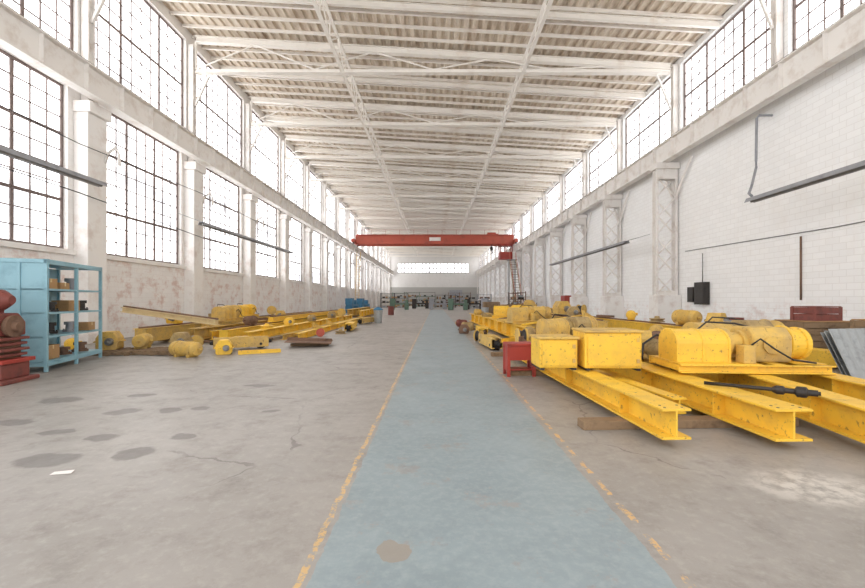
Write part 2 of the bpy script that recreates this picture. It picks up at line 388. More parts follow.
B().bx(-.25,0,0,.7,0,1.0).bx(-.25,0,.8,1.2,.1,.8).obj('cabinet',M['drk'],e,.01); B().bx(-.27,-.25,.05,.65,.05,.95).obj('door',M['drk'],e); B().cyl((-.12,.3,1.0),(-.12,.3,2.3),.02).obj('conduit',M['stl'],e)
# ------------------------------------------------------------ bridge crane
C=thing('bridge_crane','faded red overhead bridge crane spanning the hall on wall runways','crane',(0,58,0))
for dy in(-1,1): B().bx(-11.3,11.2,dy-.2,dy+.2,9.45,10.75).obj('bridge_girder',M['redc'],C,.02)
for x in(XL+.8,XR-.7):
    B().bx(x-.2,x+.2,-2.2,2.2,9.62,10.1).obj('end_truck',M['redc'],C,.02)
    for y in(-1.7,1.7): B().cyl((x-.08,y,9.62),(x+.08,y,9.62),.22).obj('wheel',M['drk'],C)
b=B()
for i in range(12): b.bar((-11+2*i,-1.5,10.7),(-11+2*i,-1.5,11.4),.03)
b.bar((-11,-1.5,11.4),(11,-1.5,11.4),.03); b.bx(-11,11,-1.55,-1.2,10.7,10.75); b.obj('handrail',M['redc'],C)
b=B(); b.bx(7.4,9.0,-1.0,1.0,10.75,10.95); b.cyl((7.6,0,11.1),(8.8,0,11.1),.2); b.obj('trolley',M['redc'],C)
b=B(); b.tube([(8.2,0,11.0),(8.2,0,9.2)],.03); b.bx(8.0,8.4,-.15,.15,8.7,9.2); b.tube([(8.2,0,8.7),(8.25,0,8.55),(8.4,0,8.4),(8.32,0,8.25),(8.1,0,8.3)],.05); b.obj('hook_block',M['drk'],C)
b=B(); b.bx(9.2,10.95,-1.5,.1,7.3,8.3); b.bx(9.2,10.95,-1.5,.1,9.2,9.4)
for x in(9.25,10.05,10.9):
    for y in(-1.45,.05): b.bar((x,y,8.2),(x,y,9.6),.1)
b.obj('operator_cab',M['red'],C)
B().bx(-.8,.8,-1.23,-1.2,9.9,10.4).obj('sign_plate',M['whi'],C)
st=thing('access_stair','steep faded steel stair with handrails below the runway','stairs',(10.2,48,0))
for dx in(-.4,.4): B().bar((dx,0,0),(dx,4.6,6.8),.05,.18).obj('stringer',M['dust'],st)
for i in range(1,20): B().bx(-.37,.37,i*4.6/20-.1,i*4.6/20+.1,i*6.8/20-.02,i*6.8/20+.02).obj('tread',M['rust'],st)
for dx in(-.4,.4):
    b=B(); b.bar((dx,0,1.0),(dx,4.6,7.8),.04)
    for i in range(6): b.bar((dx,i*.92,i*1.36),(dx,i*.92,i*1.36+1.0),.03)
    b.obj('handrail',M['redc'],st)
b=B(); b.bx(-.6,.6,4.5,5.6,6.75,6.85)
for dx in(-.4,.4): b.bar((dx,4.7,0),(dx,4.7,6.8),.08); b.bar((dx,5.5,0),(dx,5.5,6.8),.08)
b.obj('landing_frame',M['stl'],st)
ld=thing('wall_ladder','tall yellow steel ladder leaning to the runway','ladder',(-10.6,54,0))
for dx in(-.25,.25): B().bar((dx,0,0),(dx,1.6,8.2),.06).obj('rail',M['yeld'],ld)
for i in range(1,22): B().bar((-.25,1.6*i/23,8.2*i/23),(.25,1.6*i/23,8.2*i/23),.03).obj('rung',M['yeld'],ld)
# ------------------------------------------------------------ part library
def motor_parts(T,p,ax,r,L,mat,feet=True):
    p=Vector(p); ax=Vector(ax).normalized(); pr=[(0,r*.35),(.02,r*.8),(.1,r*.95),(.16,r*.95)]
    n=12
    for i in range(n):
        a=.18+.52*i/n; pr+=[(a,r*.93),(a+.006,r*.98),(a+.03,r*.98),(a+.036,r*.93)]
    pr+=[(.74,r*.95),(.75,r*1.05),(.8,r*1.05),(.95,r*.96),(1,r*.6)]
    b=B().lathe(p-ax*L/2,p+ax*L/2,pr,22)
    b.cyl(p-ax*(L/2+.1),p-ax*L/2,r*.16)
    s,u,_=frame(ax)
    if feet:
        for k in(-.25,.25):
            c=p+ax*L*k; c=Vector((c.x,c.y,p.z-r*.85)); b.box(c,(r*1.5,r*.4,r*.4),math.atan2(ax.y,ax.x)-math.pi/2)
    b.obj('motor_body',mat,T)
    b=B(); c=p+s*r*1.05+u*r*.2; b.box(c,(r*.7,r*.6,r*.6),math.atan2(ax.y,ax.x)); b.obj('terminal_box',mat,T,.008)
def motor(name,loc,rz,r,L,mat,label,group=None):
    T=thing(name,label,'motor',loc,rz,group); motor_parts(T,(0,0,r*1.05),(0,1,0),r,L,mat); return T
def gearbox(loc,rz,w,d,h,mat,label):
    T=thing('gearbox',label,'gearbox',loc,rz)
    pts=[(-w/2,-h/2+.04),(-w/2+.04,-h/2),(w/2-.04,-h/2),(w/2,-h/2+.04),(w/2,h*.15),(w*.28,h/2),(-w*.28,h/2),(-w/2,h*.15)]
    B().prof(pts,(0,-d/2,h/2),(0,d/2,h/2)).obj('housing',mat,T,.015)
    b=B(); b.bx(-w/2-.04,w/2+.04,-d/2-.02,d/2+.02,h*.42,h*.48)
    for i in range(5):
        for s in(-1,1): b.cyl((-w/2+w*i/4,s*(d/2),h*.47),(-w/2+w*i/4,s*(d/2),h*.52),.018,seg=6)
    b.obj('bolted_flange',mat,T)
    b=B(); b.cyl((w*.15,-d/2-.2,h*.45),(w*.15,d/2+.15,h*.45),.04); b.lathe((w*.15,-d/2-.08,h*.45),(w*.15,-d/2,h*.45),[(0,h*.18),(1,h*.22)]); b.obj('shaft',M['stl'],T)
    return T
def girder(name,p0,p1,w,h,mat,label,t=.025):
    p0=Vector(p0);p1=Vector(p1);d=p1-p0; L=d.length
    T=thing(name,label,'girder',p0,rot=(math.asin(d.z/L),0,math.atan2(d.y,d.x)-math.pi/2))
    b=B().ibeam((0,0,h/2),(0,L,h/2),w,h,t,.02)
    n=max(2,int(L/1.9))
    for i in range(n+1):
        yy=.9+(L-1.8)*i/n; b.bx(-w/2+.03,w/2-.03,yy-.006,yy+.006,t-.005,h-t+.005)
    b.obj('beam',mat,T,.003)
    b=B()
    for y in(.06,.14):
        for x in(-w*.3,w*.3): b.cyl((x,y,h-.02),(x,y,h+.003),.014,seg=6)
    b.obj('bolt_holes',M['drk'],T)
    return T
def boxgirder(p0,p1,w,h,mat,label):
    p0=Vector(p0);p1=Vector(p1);d=p1-p0;L=d.length
    T=thing('box_girder',label,'girder',p0,rot=(math.asin(d.z/L),0,math.atan2(d.y,d.x)-math.pi/2))
    b=B(); b.bx(-w/2+.05,w/2-.05,0.02,L-.02,.02,h-.02); b.obj('web_plate',mat,T)
    b=B(); b.bx(-w/2,w/2,0,L,0,.025); b.bx(-w/2,w/2,0,L,h-.025,h); b.obj('flange',mat,T)
    b=B(); b.bx(-.04,.04,0,L,h,h+.05); b.obj('rail',M['rust'],T)
    return T
def endtruck(loc,rz,L,mat,label,rot=None):
    T=thing('end_truck',label,'crane end truck',loc,rz,rot=rot)
    b=B(); b.chan((-.14,-L/2,.22),(-.14,L/2,.22),.1,.3); b.chan((.14,L/2,.22),(.14,-L/2,.22),.1,.3)
    for y in(-L/2+.5,0,L/2-.5): b.bx(-.1,.1,y-.02,y+.02,.08,.36)
    b.bx(-.2,.2,-L/2+.55,L/2-.55,.36,.39); b.obj('frame',mat,T,.006)
    for y in(-L/2+.22,L/2-.22):
        B().lathe((-.085,y,.16),(.085,y,.16),[(0,.16),(.15,.16),(.16,.13),(.84,.13),(.85,.16),(1,.16)]).cyl((-.21,y,.16),(.21,y,.16),.04).obj('wheel',M['drk'],T)
    for y,s in((-L/2,-1),(L/2,1)): B().cyl((0,y,.22),(0,y+s*.1,.22),.06,.045).obj('bumper',M['blk'],T)
    return T
def hoist(loc,rz,W,mat,label,mat2=None,D=.9):
    mat2=mat2 or mat
    T=thing('hoist_trolley',label,'hoist',loc,rz)
    b=B()
    for y in(-D/2,D/2): b.chan((-W/2,y,.07),(W/2,y,.07),.08,.12)
    for x in(-W/2+.05,-.1,W/2-.05): b.bx(x-.05,x+.05,-D/2+.03,D/2-.03,.03,.12)
    b.bx(-W/2,W*.05,-D/2,D/2,.125,.14); b.bx(W*.12,W*.2,-D/2,D/2,.125,.14); b.bx(W*.3,W*.5,-D/2+.1,D/2-.1,.125,.14)
    b.obj('frame',mat,T,.006)
    r=.27; pts=[(-r,-.24),(r,-.24)]+[(r*math.cos(a),.04+r*.75*math.sin(a)) for a in [math.pi*i/12 for i in range(13)]]
    b=B().prof(pts,(-W*.47,0,.37),(-W*.12,0,.37))
    for x0 in(-W*.475,-W*.3,-W*.125): b.prof([(px*1.05,py*1.04) for px,py in pts],(x0,0,.37),(x0+.04,0,.37))
    b.obj('drum_housing',mat,T,.012)
    B().lathe((-W*.12,0,.4),(W*.04,0,.4),[(0,.2),(.1,.23),(.3,.23),(.31,.17),(.8,.16),(.81,.2),(1,.2)],24).obj('brake_drum',mat2,T)
    B().prof([(-.26,-.26),(.26,-.26),(.29,-.1),(.29,.12),(.18,.25),(-.18,.25),(-.29,.12),(-.29,-.1)],(W*.04,0,.4),(W*.3,0,.4)).obj('gear_case',mat2,T,.03)
    B().lathe((W*.3,0,.4),(W*.49,0,.4),[(0,.22),(.08,.27),(.2,.27),(.22,.23),(.6,.23),(.62,.25),(.8,.24),(.95,.16),(1,.05)],24).obj('motor_bell',mat,T)
    B().bx(-W*.06,W*.02,-.4,-.22,.14,.4).obj('junction_box',mat2,T,.01)
    B().lathe((W*.16,-.3,.4),(W*.16,-.34,.4),[(0,.13),(.6,.13),(.7,.06),(1,.05)]).obj('bearing_cap',mat2,T)
    B().tube([(-W*.2,.3,.54),(-W*.1,.34,.7),(W*.1,.3,.68),(W*.25,.28,.6)],.014).obj('cable',M['blk'],T)
    B().tube([(W*.0,-.36,.4),(W*.04,-.42,.5),(W*.14,-.44,.34),(W*.26,-.4,.2),(W*.4,-.42,.16)],.013).obj('cable',M['blk'],T)
    return T
def yellowbox(loc,rz,w,d,h,label):
    T=thing('control_cabinet',label,'cabinet',loc,rz)
    B().bx(-w/2,w/2,-d/2,d/2,.03,h-.02).obj('body',M['yel'],T,.02)
    B().bx(-w/2-.02,w/2+.02,-d/2-.03,d/2+.02,h-.02,h+.015).obj('lid',M['yeld'],T,.008)
    B().bx(-w/2+.04,w/2-.04,-d/2-.018,-d/2,.07,h-.07).obj('door',M['yel'],T,.006)
    for z in(.12,h-.16): B().bx(w/2-.09,w/2-.05,-d/2-.035,-d/2-.01,z,z+.06).obj('latch',M['yeld'],T)
    for sx in(-1,1): B().bar((sx*(w/2-.05),-d/2,.015),(sx*(w/2-.05),d/2,.015),.06,.03).obj('foot',M['drk'],T)
    return T
def timber(loc,rz,L,w=.18,h=.1,label='weathered timber dunnage under yellow girders'):
    b=B().bx(-L/2,L/2,-w/2,w/2,0,h); o=b.obj('timber_block',M['wood'],None,.008); o.location=loc;o.rotation_euler=(0,0,rz)
    return tag(o,label,'timber','timber dunnage')
def hookblock(loc,rz,label,mat=None):
    T=thing('hook_block',label,'hook',loc,rz); mat=mat or M['yeld']
    for y in(-.1,.1): B().lathe((0,y-.02,.2),(0,y+.02,.2),[(0,.2),(1,.2)]).obj('cheek_plate',mat,T)
    B().lathe((0,-.07,.2),(0,.07,.2),[(0,.18),(.4,.14),(.6,.14),(1,.18)]).obj('sheave',M['drk'],T)
    B().tube([(.2,0,.2),(.32,0,.2),(.42,0,.14),(.52,0,.12),(.6,0,.2),(.56,0,.3),(.46,0,.32)],.035).obj('hook',M['rust'],T)
    return T
def pallet(loc,rz,label='weathered wooden pallet on concrete',L=1.2,W=1.0):
    b=B()
    for y in(-W/2+.05,0,W/2-.05): b.bx(-L/2,L/2,y-.05,y+.05,.02,.1)
    for i in range(7):
        x=-L/2+.06+(L-.12)*i/6; b.bx(x-.05,x+.05,-W/2,W/2,.1,.12)
    for x in(-L/2+.06,0,L/2-.06): b.bx(x-.05,x+.05,-W/2,W/2,0,.02)
    o=b.obj('pallet',M['wood']); o.location=loc;o.rotation_euler=(0,0,rz); return tag(o,label,'pallet')
# ------------------------------------------------------------ right pile
def yl(s): return 'bright yellow steel crane girder, '+s
girder('crane_girder',(2.42,4.0,.1),(2.05,11.0,.1),.3,.31,M['yel'],yl('beside the walkway on timbers'))
girder('crane_girder',(3.55,3.95,.1),(3.3,12.0,.1),.38,.32,M['yel'],yl('open end by a pale powder stain'))
girder('crane_girder',(4.3,3.7,.1),(5.15,9.3,.1),.3,.34,M['yel'],yl('carrying a hoist, set slightly skewed'))
girder('crane_girder',(5.5,4.6,.1),(6.4,12.3,.1),.34,.34,M['yel'],yl('outermost of the row on timbers'))
girder('crane_girder',(2.75,7.2,.1),(2.65,12.2,.1),.26,.28,M['yeld'],'dusty yellow crane girder lying between brighter ones')
girder('crane_girder',(4.05,6.9,.1),(4.15,12.4,.1),.26,.32,M['yeld'],'dusty yellow crane girder beneath hoist parts')
girder('crane_girder',(3.0,4.9,.1),(2.75,6.9,.1),.18,.2,M['yel'],'short slim yellow girder between two larger ones')
girder('crane_girder',(4.95,5.0,.1),(5.75,9.8,.1),.16,.22,M['yeld'],'slim dusty yellow girder between two larger ones')
timber((3.0,4.75,0),.05,2.6); timber((5.1,5.6,0),-.03,2.4); timber((3.1,8.0,0),0,3.2); timber((5.6,8.6,0),.02,3.0); timber((3.0,10.7,0),0,3.0); timber((6.2,11.3,0),0,2.2)
yellowbox((1.91,6.45,.412),0.03,.6,.5,.5,'small yellow steel control cabinet on a girder')
yellowbox((2.73,6.4,.422),-.03,.86,.6,.6,'large yellow steel control cabinet on two girders')
hoist((4.6,6.15,.443),-.06,2.1,M['yel'],'yellow hoist trolley with dusty motor on skewed girders',M['yeld'])
hoist((6.0,8.0,.443),.1,2.0,M['yeld'],'dusty yellow hoist trolley farther along the girders',M['dust'])
hoist((3.2,9.6,.443),.3,1.5,M['yeld'],'dusty yellow hoist trolley beyond the control cabinets',M['dust'])
gearbox((3.4,7.7,.424),.4,.5,.4,.5,M['dust'],'dusty brown gearbox resting on a girder')
gearbox((4.2,8.2,.424),1.2,.45,.4,.45,M['yeld'],'dusty yellow gearbox resting on a girder')
R=thing('work_stool','small red steel bench stool beside yellow girders','stool',(1.68,8.0,0),.05)
B().bx(-.28,.28,-.2,.2,.6,.65).obj('seat',M['red'],R,.01)
for sx in(-1,1):
    for sy in(-1,1): B().bar((sx*.25,sy*.17,0),(sx*.25,sy*.17,.6),.06).obj('leg',M['red'],R)
B().bx(-.25,.25,-.185,-.17,.32,.6).bx(-.25,.25,.17,.185,.32,.6).bx(-.265,-.25,-.16,.16,.1,.6).bx(.25,.265,-.16,.16,.1,.6).obj('apron',M['red'],R)
B().bx(-.24,.24,-.16,.16,.12,.14).obj('shelf',M['red'],R)
D=thing('drive_shaft','dark steel drive shaft with coupling hubs lying across girders','shaft',(0,0,0))
a=Vector((3.4,5.05,.455)); c=Vector((4.15,4.3,.49)); B().cyl(a,c,.022).obj('rod',M['drk'],D)
B().lathe(a.lerp(c,.62),a.lerp(c,.98),[(0,.03),(.1,.05),(.25,.05),(.3,.03),(.5,.03),(.55,.06),(.75,.06),(.8,.035),(1,.035)]).obj('coupling_hub',M['drk'],D)
girder('crane_girder',(3.1,13.2,.1),(2.5,27,.1),.4,.5,M['yel'],yl('long one lying along the walkway'))
girder('crane_girder',(4.3,13.0,.1),(3.6,29,.1),.4,.5,M['yeld'],'dusty yellow crane girder lying in the row')
boxgirder((5.6,13.4,.1),(5.0,28,.1),.5,.7,M['yeld'],'dusty yellow box girder with rail on top')
boxgirder((7.6,10,.1),(7.2,26,.1),.5,.6,M['yel'],'long yellow box girder beside the hoists')
for yy in(14.5,20,25.5): timber((4.7,yy,0),0,5.6)
hoist((3.6,15.2,.605),.2,1.7,M['yeld'],'dusty yellow hoist trolley on long girders')
hoist((3.7,19.5,.605),-.3,1.7,M['yel'],'yellow hoist trolley on long girders')
hoist((5.3,22.5,.852),1.4,1.6,M['yeld'],'dusty hoist trolley turned lengthwise on a box girder')
gearbox((5.45,17.2,.852),.2,.6,.5,.6,M['yeld'],'dusty yellow gearbox on a box girder')
endtruck((1.75,12.6,0),.1,1.8,M['yeld'],'dusty yellow end truck with flanged wheels on the floor')
endtruck((1.95,16.8,0),-.05,2.2,M['yel'],'yellow end truck standing beside the walkway')
endtruck((8.6,9.4,0),.2,2.4,M['yel'],'yellow end truck near the block wall')
endtruck((8.8,13.5,0),0,2.4,M['yeld'],'dusty yellow end truck near the block wall')
hookblock((1.6,14.6,0),1.0,'dusty hook block lying on concrete'); hookblock((2.1,9.7,.414),1.6,'yellow hook block lying on a girder')
motor('electric_motor',(1.6,19.6,0),1.2,.2,.6,M['dust'],'dusty electric motor beside the girders')
motor('electric_motor',(8.4,16.5,0),.4,.3,.9,M['stl'],'grey electric motor near the block wall')
motor('electric_motor',(7.55,12.0,.752),.2,.22,.8,M['yeld'],'dusty electric motor on top of a box girder')
motor('electric_motor',(1.5,22.4,0),.9,.2,.6,M['redm'],'dull red electric motor beside the girders')
def bracket(loc,rz,mat,label):
    T=thing('steel_bracket',label,'bracket',loc,rz)
    b=B(); b.bx(-.25,.25,-.1,.1,0,.02); b.bx(-.25,-.23,-.1,.1,.02,.28)
    b.add([(-.23,-.01,.02),(.2,-.01,.02),(-.23,-.01,.26),(-.23,.01,.02),(.2,.01,.02),(-.23,.01,.26)],[(0,1,2),(3,5,4),(0,3,4,1),(1,4,5,2),(2,5,3,0)])
    b.obj('plate',mat,T); return T
def reel(loc,rz,mat,label):
    T=thing('cable_reel',label,'reel',loc,rz)
    B().lathe((0,-.16,.26),(0,.16,.26),[(0,.26),(.1,.26),(.11,.12),(.89,.12),(.9,.26),(1,.26)],24).obj('spool',mat,T)
    B().lathe((0,-.12,.26),(0,.12,.26),[(0,.2),(.1,.21),(.3,.2),(.5,.21),(.7,.2),(1,.2)],24).obj('cable_coil',M['blk'],T); return T
def sheavep(loc,rz,mat,label):
    T=thing('pulley',label,'pulley',loc,rz)
    B().lathe((0,0,0),(0,0,.12),[(0,.24),(.2,.24),(.4,.19),(.6,.19),(.8,.24),(1,.24)],24).lathe((0,0,.12),(0,0,.2),[(0,.09),(1,.07)]).obj('sheave',mat,T); return T
def channelbit(loc,rz,L,mat,label):
    T=thing('steel_channel',label,'steel section',loc,rz); B().prof([(-.1,0),(.1,0),(.1,.09),(.085,.09),(.085,.015),(-.085,.015),(-.085,.09),(-.1,.09)],(0,-L/2,0),(0,L/2,0)).obj('section',mat,T); return T
ms=[M['yel'],M['yeld'],M['dust'],M['rust'],M['yeld']]
def scatter(i,k,m,x,y,z,rz):
    z+=.004
    if k==0: bracket((x,y,z),rz,m,'worn painted steel bracket in the pile of crane parts')
    elif k==1: gearbox((x,y,z),rz,.42,.34,.4,m,'small dusty gearbox in the pile of crane parts')
    elif k==2: sheavep((x,y,z),rz,m,'grooved pulley lying flat among crane parts')
    elif k==3: motor('electric_motor',(x,y,z),rz,.17,.5,m,'small dusty electric motor among crane parts')
    elif k==4: channelbit((x,y,z),rz,1.0,m,'short painted steel channel offcut among crane parts')
    else: reel((x,y,z),rz,m,'cable reel with black cable among crane parts')
spots=[(6.15,10.4,.44),(4.98,9.0,.44),(6.1,9.5,.44),(6.3,11.4,.44),(4.15,9.9,.42),(4.15,11.2,.42),(2.1,8.75,.41),(2.68,8.3,.38),(3.45,11.5,.42),(2.7,11.4,.38),(2.1,10.6,.41),(7.2,8.9,0),(8.0,9.9,0),(7.6,10.8,.75),(7.55,13.6,.75),(7.45,15.2,.75),(7.4,17.4,.75),(7.35,20.1,.75),(5.5,14.2,.85),(5.4,15.6,.85),(5.3,19.3,.85),(5.2,25,.85),(3.05,17.0,.6),(4.1,17.2,.6),(2.8,21.6,.6),(3.85,22.5,.6),(3.8,25,.6),(2.6,24.2,.6),(6.5,13.6,0),(6.5,16,0),(6.4,19,0),(1.3,17.9,0),(1.5,25,0),(8.7,19.5,0),(9.6,15.4,0),(9.7,12.6,0),(6.7,12.9,0),(4.9,12.0,0),(3.42,8.5,.42),(4.1,7.3,.42)]
for i,(x,y,z) in enumerate(spots):
    k=i%6
    if i==1: k=3
    scatter(i,k,ms[(i*3)%5],x,y,z,random.uniform(-.8,.8))
def rod(p0,p1,r,mat,label):
    p0=Vector(p0);p1=Vector(p1); T=thing('steel_rod',label,'rod',p0)
    d=p1-p0; B().cyl((0,0,0),d,r,seg=10).obj('bar',mat,T); B().lathe(d*.93,d,[(0,r),(.1,r*2.2),(.8,r*2.2),(1,r)]).obj('end_collar',M['rust'],T); return T
rod((3.3,10.6,.46),(5.2,10.7,.5),.03,M['yeld'],'dusty painted rod lying across girders')
rod((6.4,10.0,.5),(7.5,10.3,.8),.03,M['rust'],'rusty steel rod propped on a box girder')
rod((3.0,13.8,.64),(5.6,14.9,.95),.035,M['yel'],'yellow tie rod propped on girders')
rod((2.9,18.2,.64),(5.3,18.3,.95),.03,M['rust'],'rusty tie rod propped on girders')
for pts,l in (([(3.7,7.15,.44),(3.8,7.3,.7),(4.1,7.4,.86),(4.4,7.3,.7),(4.5,7.15,.44)],'black hose looped over crane parts'),([(4.9,7.0,.48),(5.1,7.2,.8),(5.5,7.25,.9),(5.7,7.1,.65),(5.8,6.9,.46)],'black cable looped over a hoist')):
    pipe('hose',pts,.02,M['blk'],l,'hose')
g=thing('sheet_metal_bundle','galvanised corrugated sheets leaning on a crate','sheet metal',(8.2,7.6,0),.2)
for i in range(3):
    b=B(); vs=[];x0=-.7
    for k in range(15):
        vs+=[(x0+.1*k,-.25+.07*i,.02),(x0+.1*k,.15+.07*i+.02*(k%2),.95-.04*i)]
    b.add(vs,[(2*k,2*k+1,2*k+3,2*k+2) for k in range(14)]); o=b.obj('sheet',M['galv'],g); m=o.modifiers.new('s','SOLIDIFY'); m.thickness=.01
def crate(loc,rz,w,d,h,label,mat=None):
    T=thing('wooden_crate',label,'crate',loc,rz)
    b=B(); n=max(2,int(h/.14))
    for i in range(n):
        z=h*i/n; b.bx(-w/2,w/2,-d/2,-d/2+.02,z+.005,z+h/n-.01); b.bx(-w/2,w/2,d/2-.02,d/2,z+.005,z+h/n-.01); b.bx(-w/2,-w/2+.02,-d/2+.02,d/2-.02,z+.005,z+h/n-.01); b.bx(w/2-.02,w/2,-d/2+.02,d/2-.02,z+.005,z+h/n-.01)
    b.bx(-w/2+.02,w/2-.02,-d/2+.02,d/2-.02,0,.03)
    for x in(-1,1):
        for y in(-1,1): b.box((x*(w/2+.015),y*(d/2-.03),h/2),(.03,.07,h))
    b.obj('slatted_body',mat or M['wood'],T)
    B().bx(-w/2,w/2,-d/2,d/2,h,h+.02).obj('lid',mat or M['card'],T)
    return T
crate((10.1,8.7,0),.1,1.2,.9,1.05,'pale wooden crate by the block wall'); crate((9.9,10.4,0),-.1,1.3,1.0,.95,'weathered wooden crate by the block wall')
crate((9.9,10.4,.971),.2,.8,.6,.35,'dull red painted crate stacked on another',M['redm'])
def drum(loc,mat,label):
    b=B().lathe((0,0,0),(0,0,.88),[(0,.29),(.02,.3),(.33,.29),(.34,.3),(.36,.3),(.37,.29),(.66,.29),(.67,.3),(.69,.3),(.7,.29),(.98,.3),(1,.29)],24)
    o=b.obj('steel_drum',mat,None); o.location=loc; return tag(o,label,'drum')
drum((11.0,12.5,0),M['redm'],'dull red steel drum by the block wall'); drum((10.6,14.2,0),M['redm'],'dull red steel drum by the block wall')
# ------------------------------------------------------------ left pile
pallet((-8.9,11.2,0),.1); pallet((-7.6,11.3,0),-.1)
gearbox((-9.1,11.2,.122),.3,.5,.45,.5,M['yeld'],'dusty yellow gearbox on a pallet'); motor('electric_motor',(-8.4,11.5,.122),.3,.2,.6,M['yeld'],'dusty yellow electric motor on a pallet')
gearbox((-7.3,11.5,.122),.2,.42,.4,.45,M['dust'],'dusty brown gearbox on a pallet')
motor('electric_motor',(-6.6,10.6,0),1.25,.2,.85,M['yeld'],'dusty yellow crane drive motor on concrete')
gearbox((-5.85,11.1,0),.4,.4,.34,.4,M['yel'],'yellow gearbox beside the drive motor')
endtruck((-5.9,12.2,0),-1.1,1.5,M['yeld'],'dusty yellow end truck lying by the drive motor')
channelbit((-4.95,11.3,0),-1.1,1.1,M['yel'],'yellow steel channel lying on concrete')
hookblock((-7.4,12.4,0),.4,'dusty yellow hook block on concrete')
p=thing('steel_plate','rusty brown steel plate propped on timber','steel plate',(-4.1,13.1,.14),.2,rot=(0,.05,.2)); B().bx(-.7,.7,-.55,.55,0,.03).obj('plate',M['rust'],p); B().bx(-.7,.7,-.02,.0,.03,.12).obj('rib',M['rust'],p)
timber((-4.1,13.1,0),.3,1.2,.12,.1,'weathered timber under a rusty plate')
boxgirder((-7.2,13.6,.12),(-7.2,31,.12),.4,.36,M['yel'],'long yellow box girder lying along the windowed wall')
girder('crane_girder',(-8.3,13.8,.12),(-8.6,33,.12),.4,.4,M['yeld'],'dusty yellow crane girder lying along the windowed wall')
girder('crane_girder',(-6.35,13.6,.12),(-6.2,30,.12),.32,.3,M['yel'],'bright yellow crane girder on timbers')
girder('crane_girder',(-5.2,15.2,.0),(-5.4,28,.0),.26,.24,M['yel'],'slim yellow crane girder on concrete')
girder('crane_girder',(-5.7,15.0,.0),(-5.8,32,.0),.16,.2,M['yeld'],'thin dusty yellow girder on concrete')
girder('crane_girder',(-7.75,13.9,.12),(-7.85,31,.12),.16,.3,M['yel'],'slim yellow girder between stacked ones')
boxgirder((-9.6,13,.12),(-9.9,32,.12),.45,.45,M['yeld'],'dusty yellow box girder along the windowed wall')
boxgirder((-7.2,17.5,.53),(-7.15,30,.53),.3,.22,M['yel'],'yellow box beam stacked on other girders')
for yy in(14.6,20,26): timber((-8.0,yy,0),0,4.1,.18,.12)
boxgirder((-10.9,14.0,1.08),(-7.3,13.4,.66),.25,.18,M['tan'],'tan painted box beam lying across the pile')
hoist((-8.6,16.6,.625),1.5,1.4,M['yeld'],'dusty yellow hoist trolley on the girders',D=.7); hoist((-9.7,20.5,.625),1.5,1.4,M['yel'],'yellow hoist trolley farther along the girders',D=.7)
gearbox((-6.3,17.3,.425),.2,.38,.32,.32,M['yel'],'yellow gearbox on a girder'); gearbox((-6.25,20.3,.425),.5,.38,.32,.32,M['dust'],'dusty brown gearbox on a girder')
endtruck((-4.2,20,0),.1,2.4,M['yel'],'yellow end truck along the girders'); endtruck((-4.4,25.5,0),-.2,2.2,M['yeld'],'dusty end truck along the girders')
w=thing('pulley','orange flanged crane wheel standing on edge on concrete','pulley',(-4.7,16.4,0),.3); B().lathe((0,-.07,.17),(0,.07,.17),[(0,.17),(.2,.17),(.25,.14),(1,.13)]).cyl((0,-.1,.17),(0,.1,.17),.05).obj('rim',M['redc'],w)
girder('crane_girder',(-7.4,34,.1),(-7.9,48,.1),.5,.6,M['yeld'],'dusty yellow girder in a distant row'); girder('crane_girder',(-6.2,33,.1),(-6.6,44,.1),.4,.5,M['yel'],'yellow girder in a distant row'); timber((-7.1,35,0),0,3,.2,.1); timber((-7.3,43,0),0,3,.2,.1)
for i,(x,y,z) in enumerate([(-9.7,14.9,.62),(-9.7,17.6,.62),(-9.8,24,.62),(-8.4,14.8,.52),(-7.2,15.6,.53),(-6.3,15.0,.42),(-6.2,24,.42),(-5.2,17.9,.24),(-6.2,26.5,.42),(-8.5,19.5,.52),(-10.8,11.9,0),(-4.2,17.8,0),(-8.5,22,.52),(-5.3,20.5,.24)]):
    scatter(i,(i*5+1)%6,ms[(i*2)%5],x,y,z,random.uniform(-.8,.8))
# blue cabinet
Cb=thing('storage_shelf','light blue steel storage unit with open shelves of parts','shelving unit',(-8.05,8.3,0),.3)
H=2.35;L=2.3;Dp=.95
b=B()
for x in(-.03,-Dp+.03):
    for y in(.03,L/2,L-.03):
        if x==-.03 or y!=L/2: b.box((x,y,H/2),(.06,.06,H))
b.bx(-Dp,0,0,.06,H-.08,H).bx(-Dp,0,L-.06,L,H-.08,H).bx(-.06,0,0,L,H-.1,H).bx(-.06,0,0,L,.12,.2).bx(-Dp,0,0,.06,.12,.2)
b.obj('frame',M['blue'],Cb,.006)
for z in(.2,.72,1.22,1.72,H-.04): B().bx(-Dp+.02,-.01,.02,L-.02,z-.02,z+.02).obj('shelf',M['blue'],Cb)
B().bx(-Dp+.06,-.06,.02,.035,.2,H-.08).obj('side_panel',M['blue'],Cb); B().bx(-Dp+.005,-Dp+.02,.06,L-.06,.2,H-.08).obj('back_panel',M['blue'],Cb)
B().bx(-Dp/2-.03,-Dp/2+.03,-.005,.02,.2,H-.08).obj('panel_seam',M['blue'],Cb)
Mx=Matrix.Translation((-8.05,8.3,0))@Matrix.Rotation(.3,4,'Z')
def onshelf(x,y,z): v=Mx@Vector((x,y,z)); return v
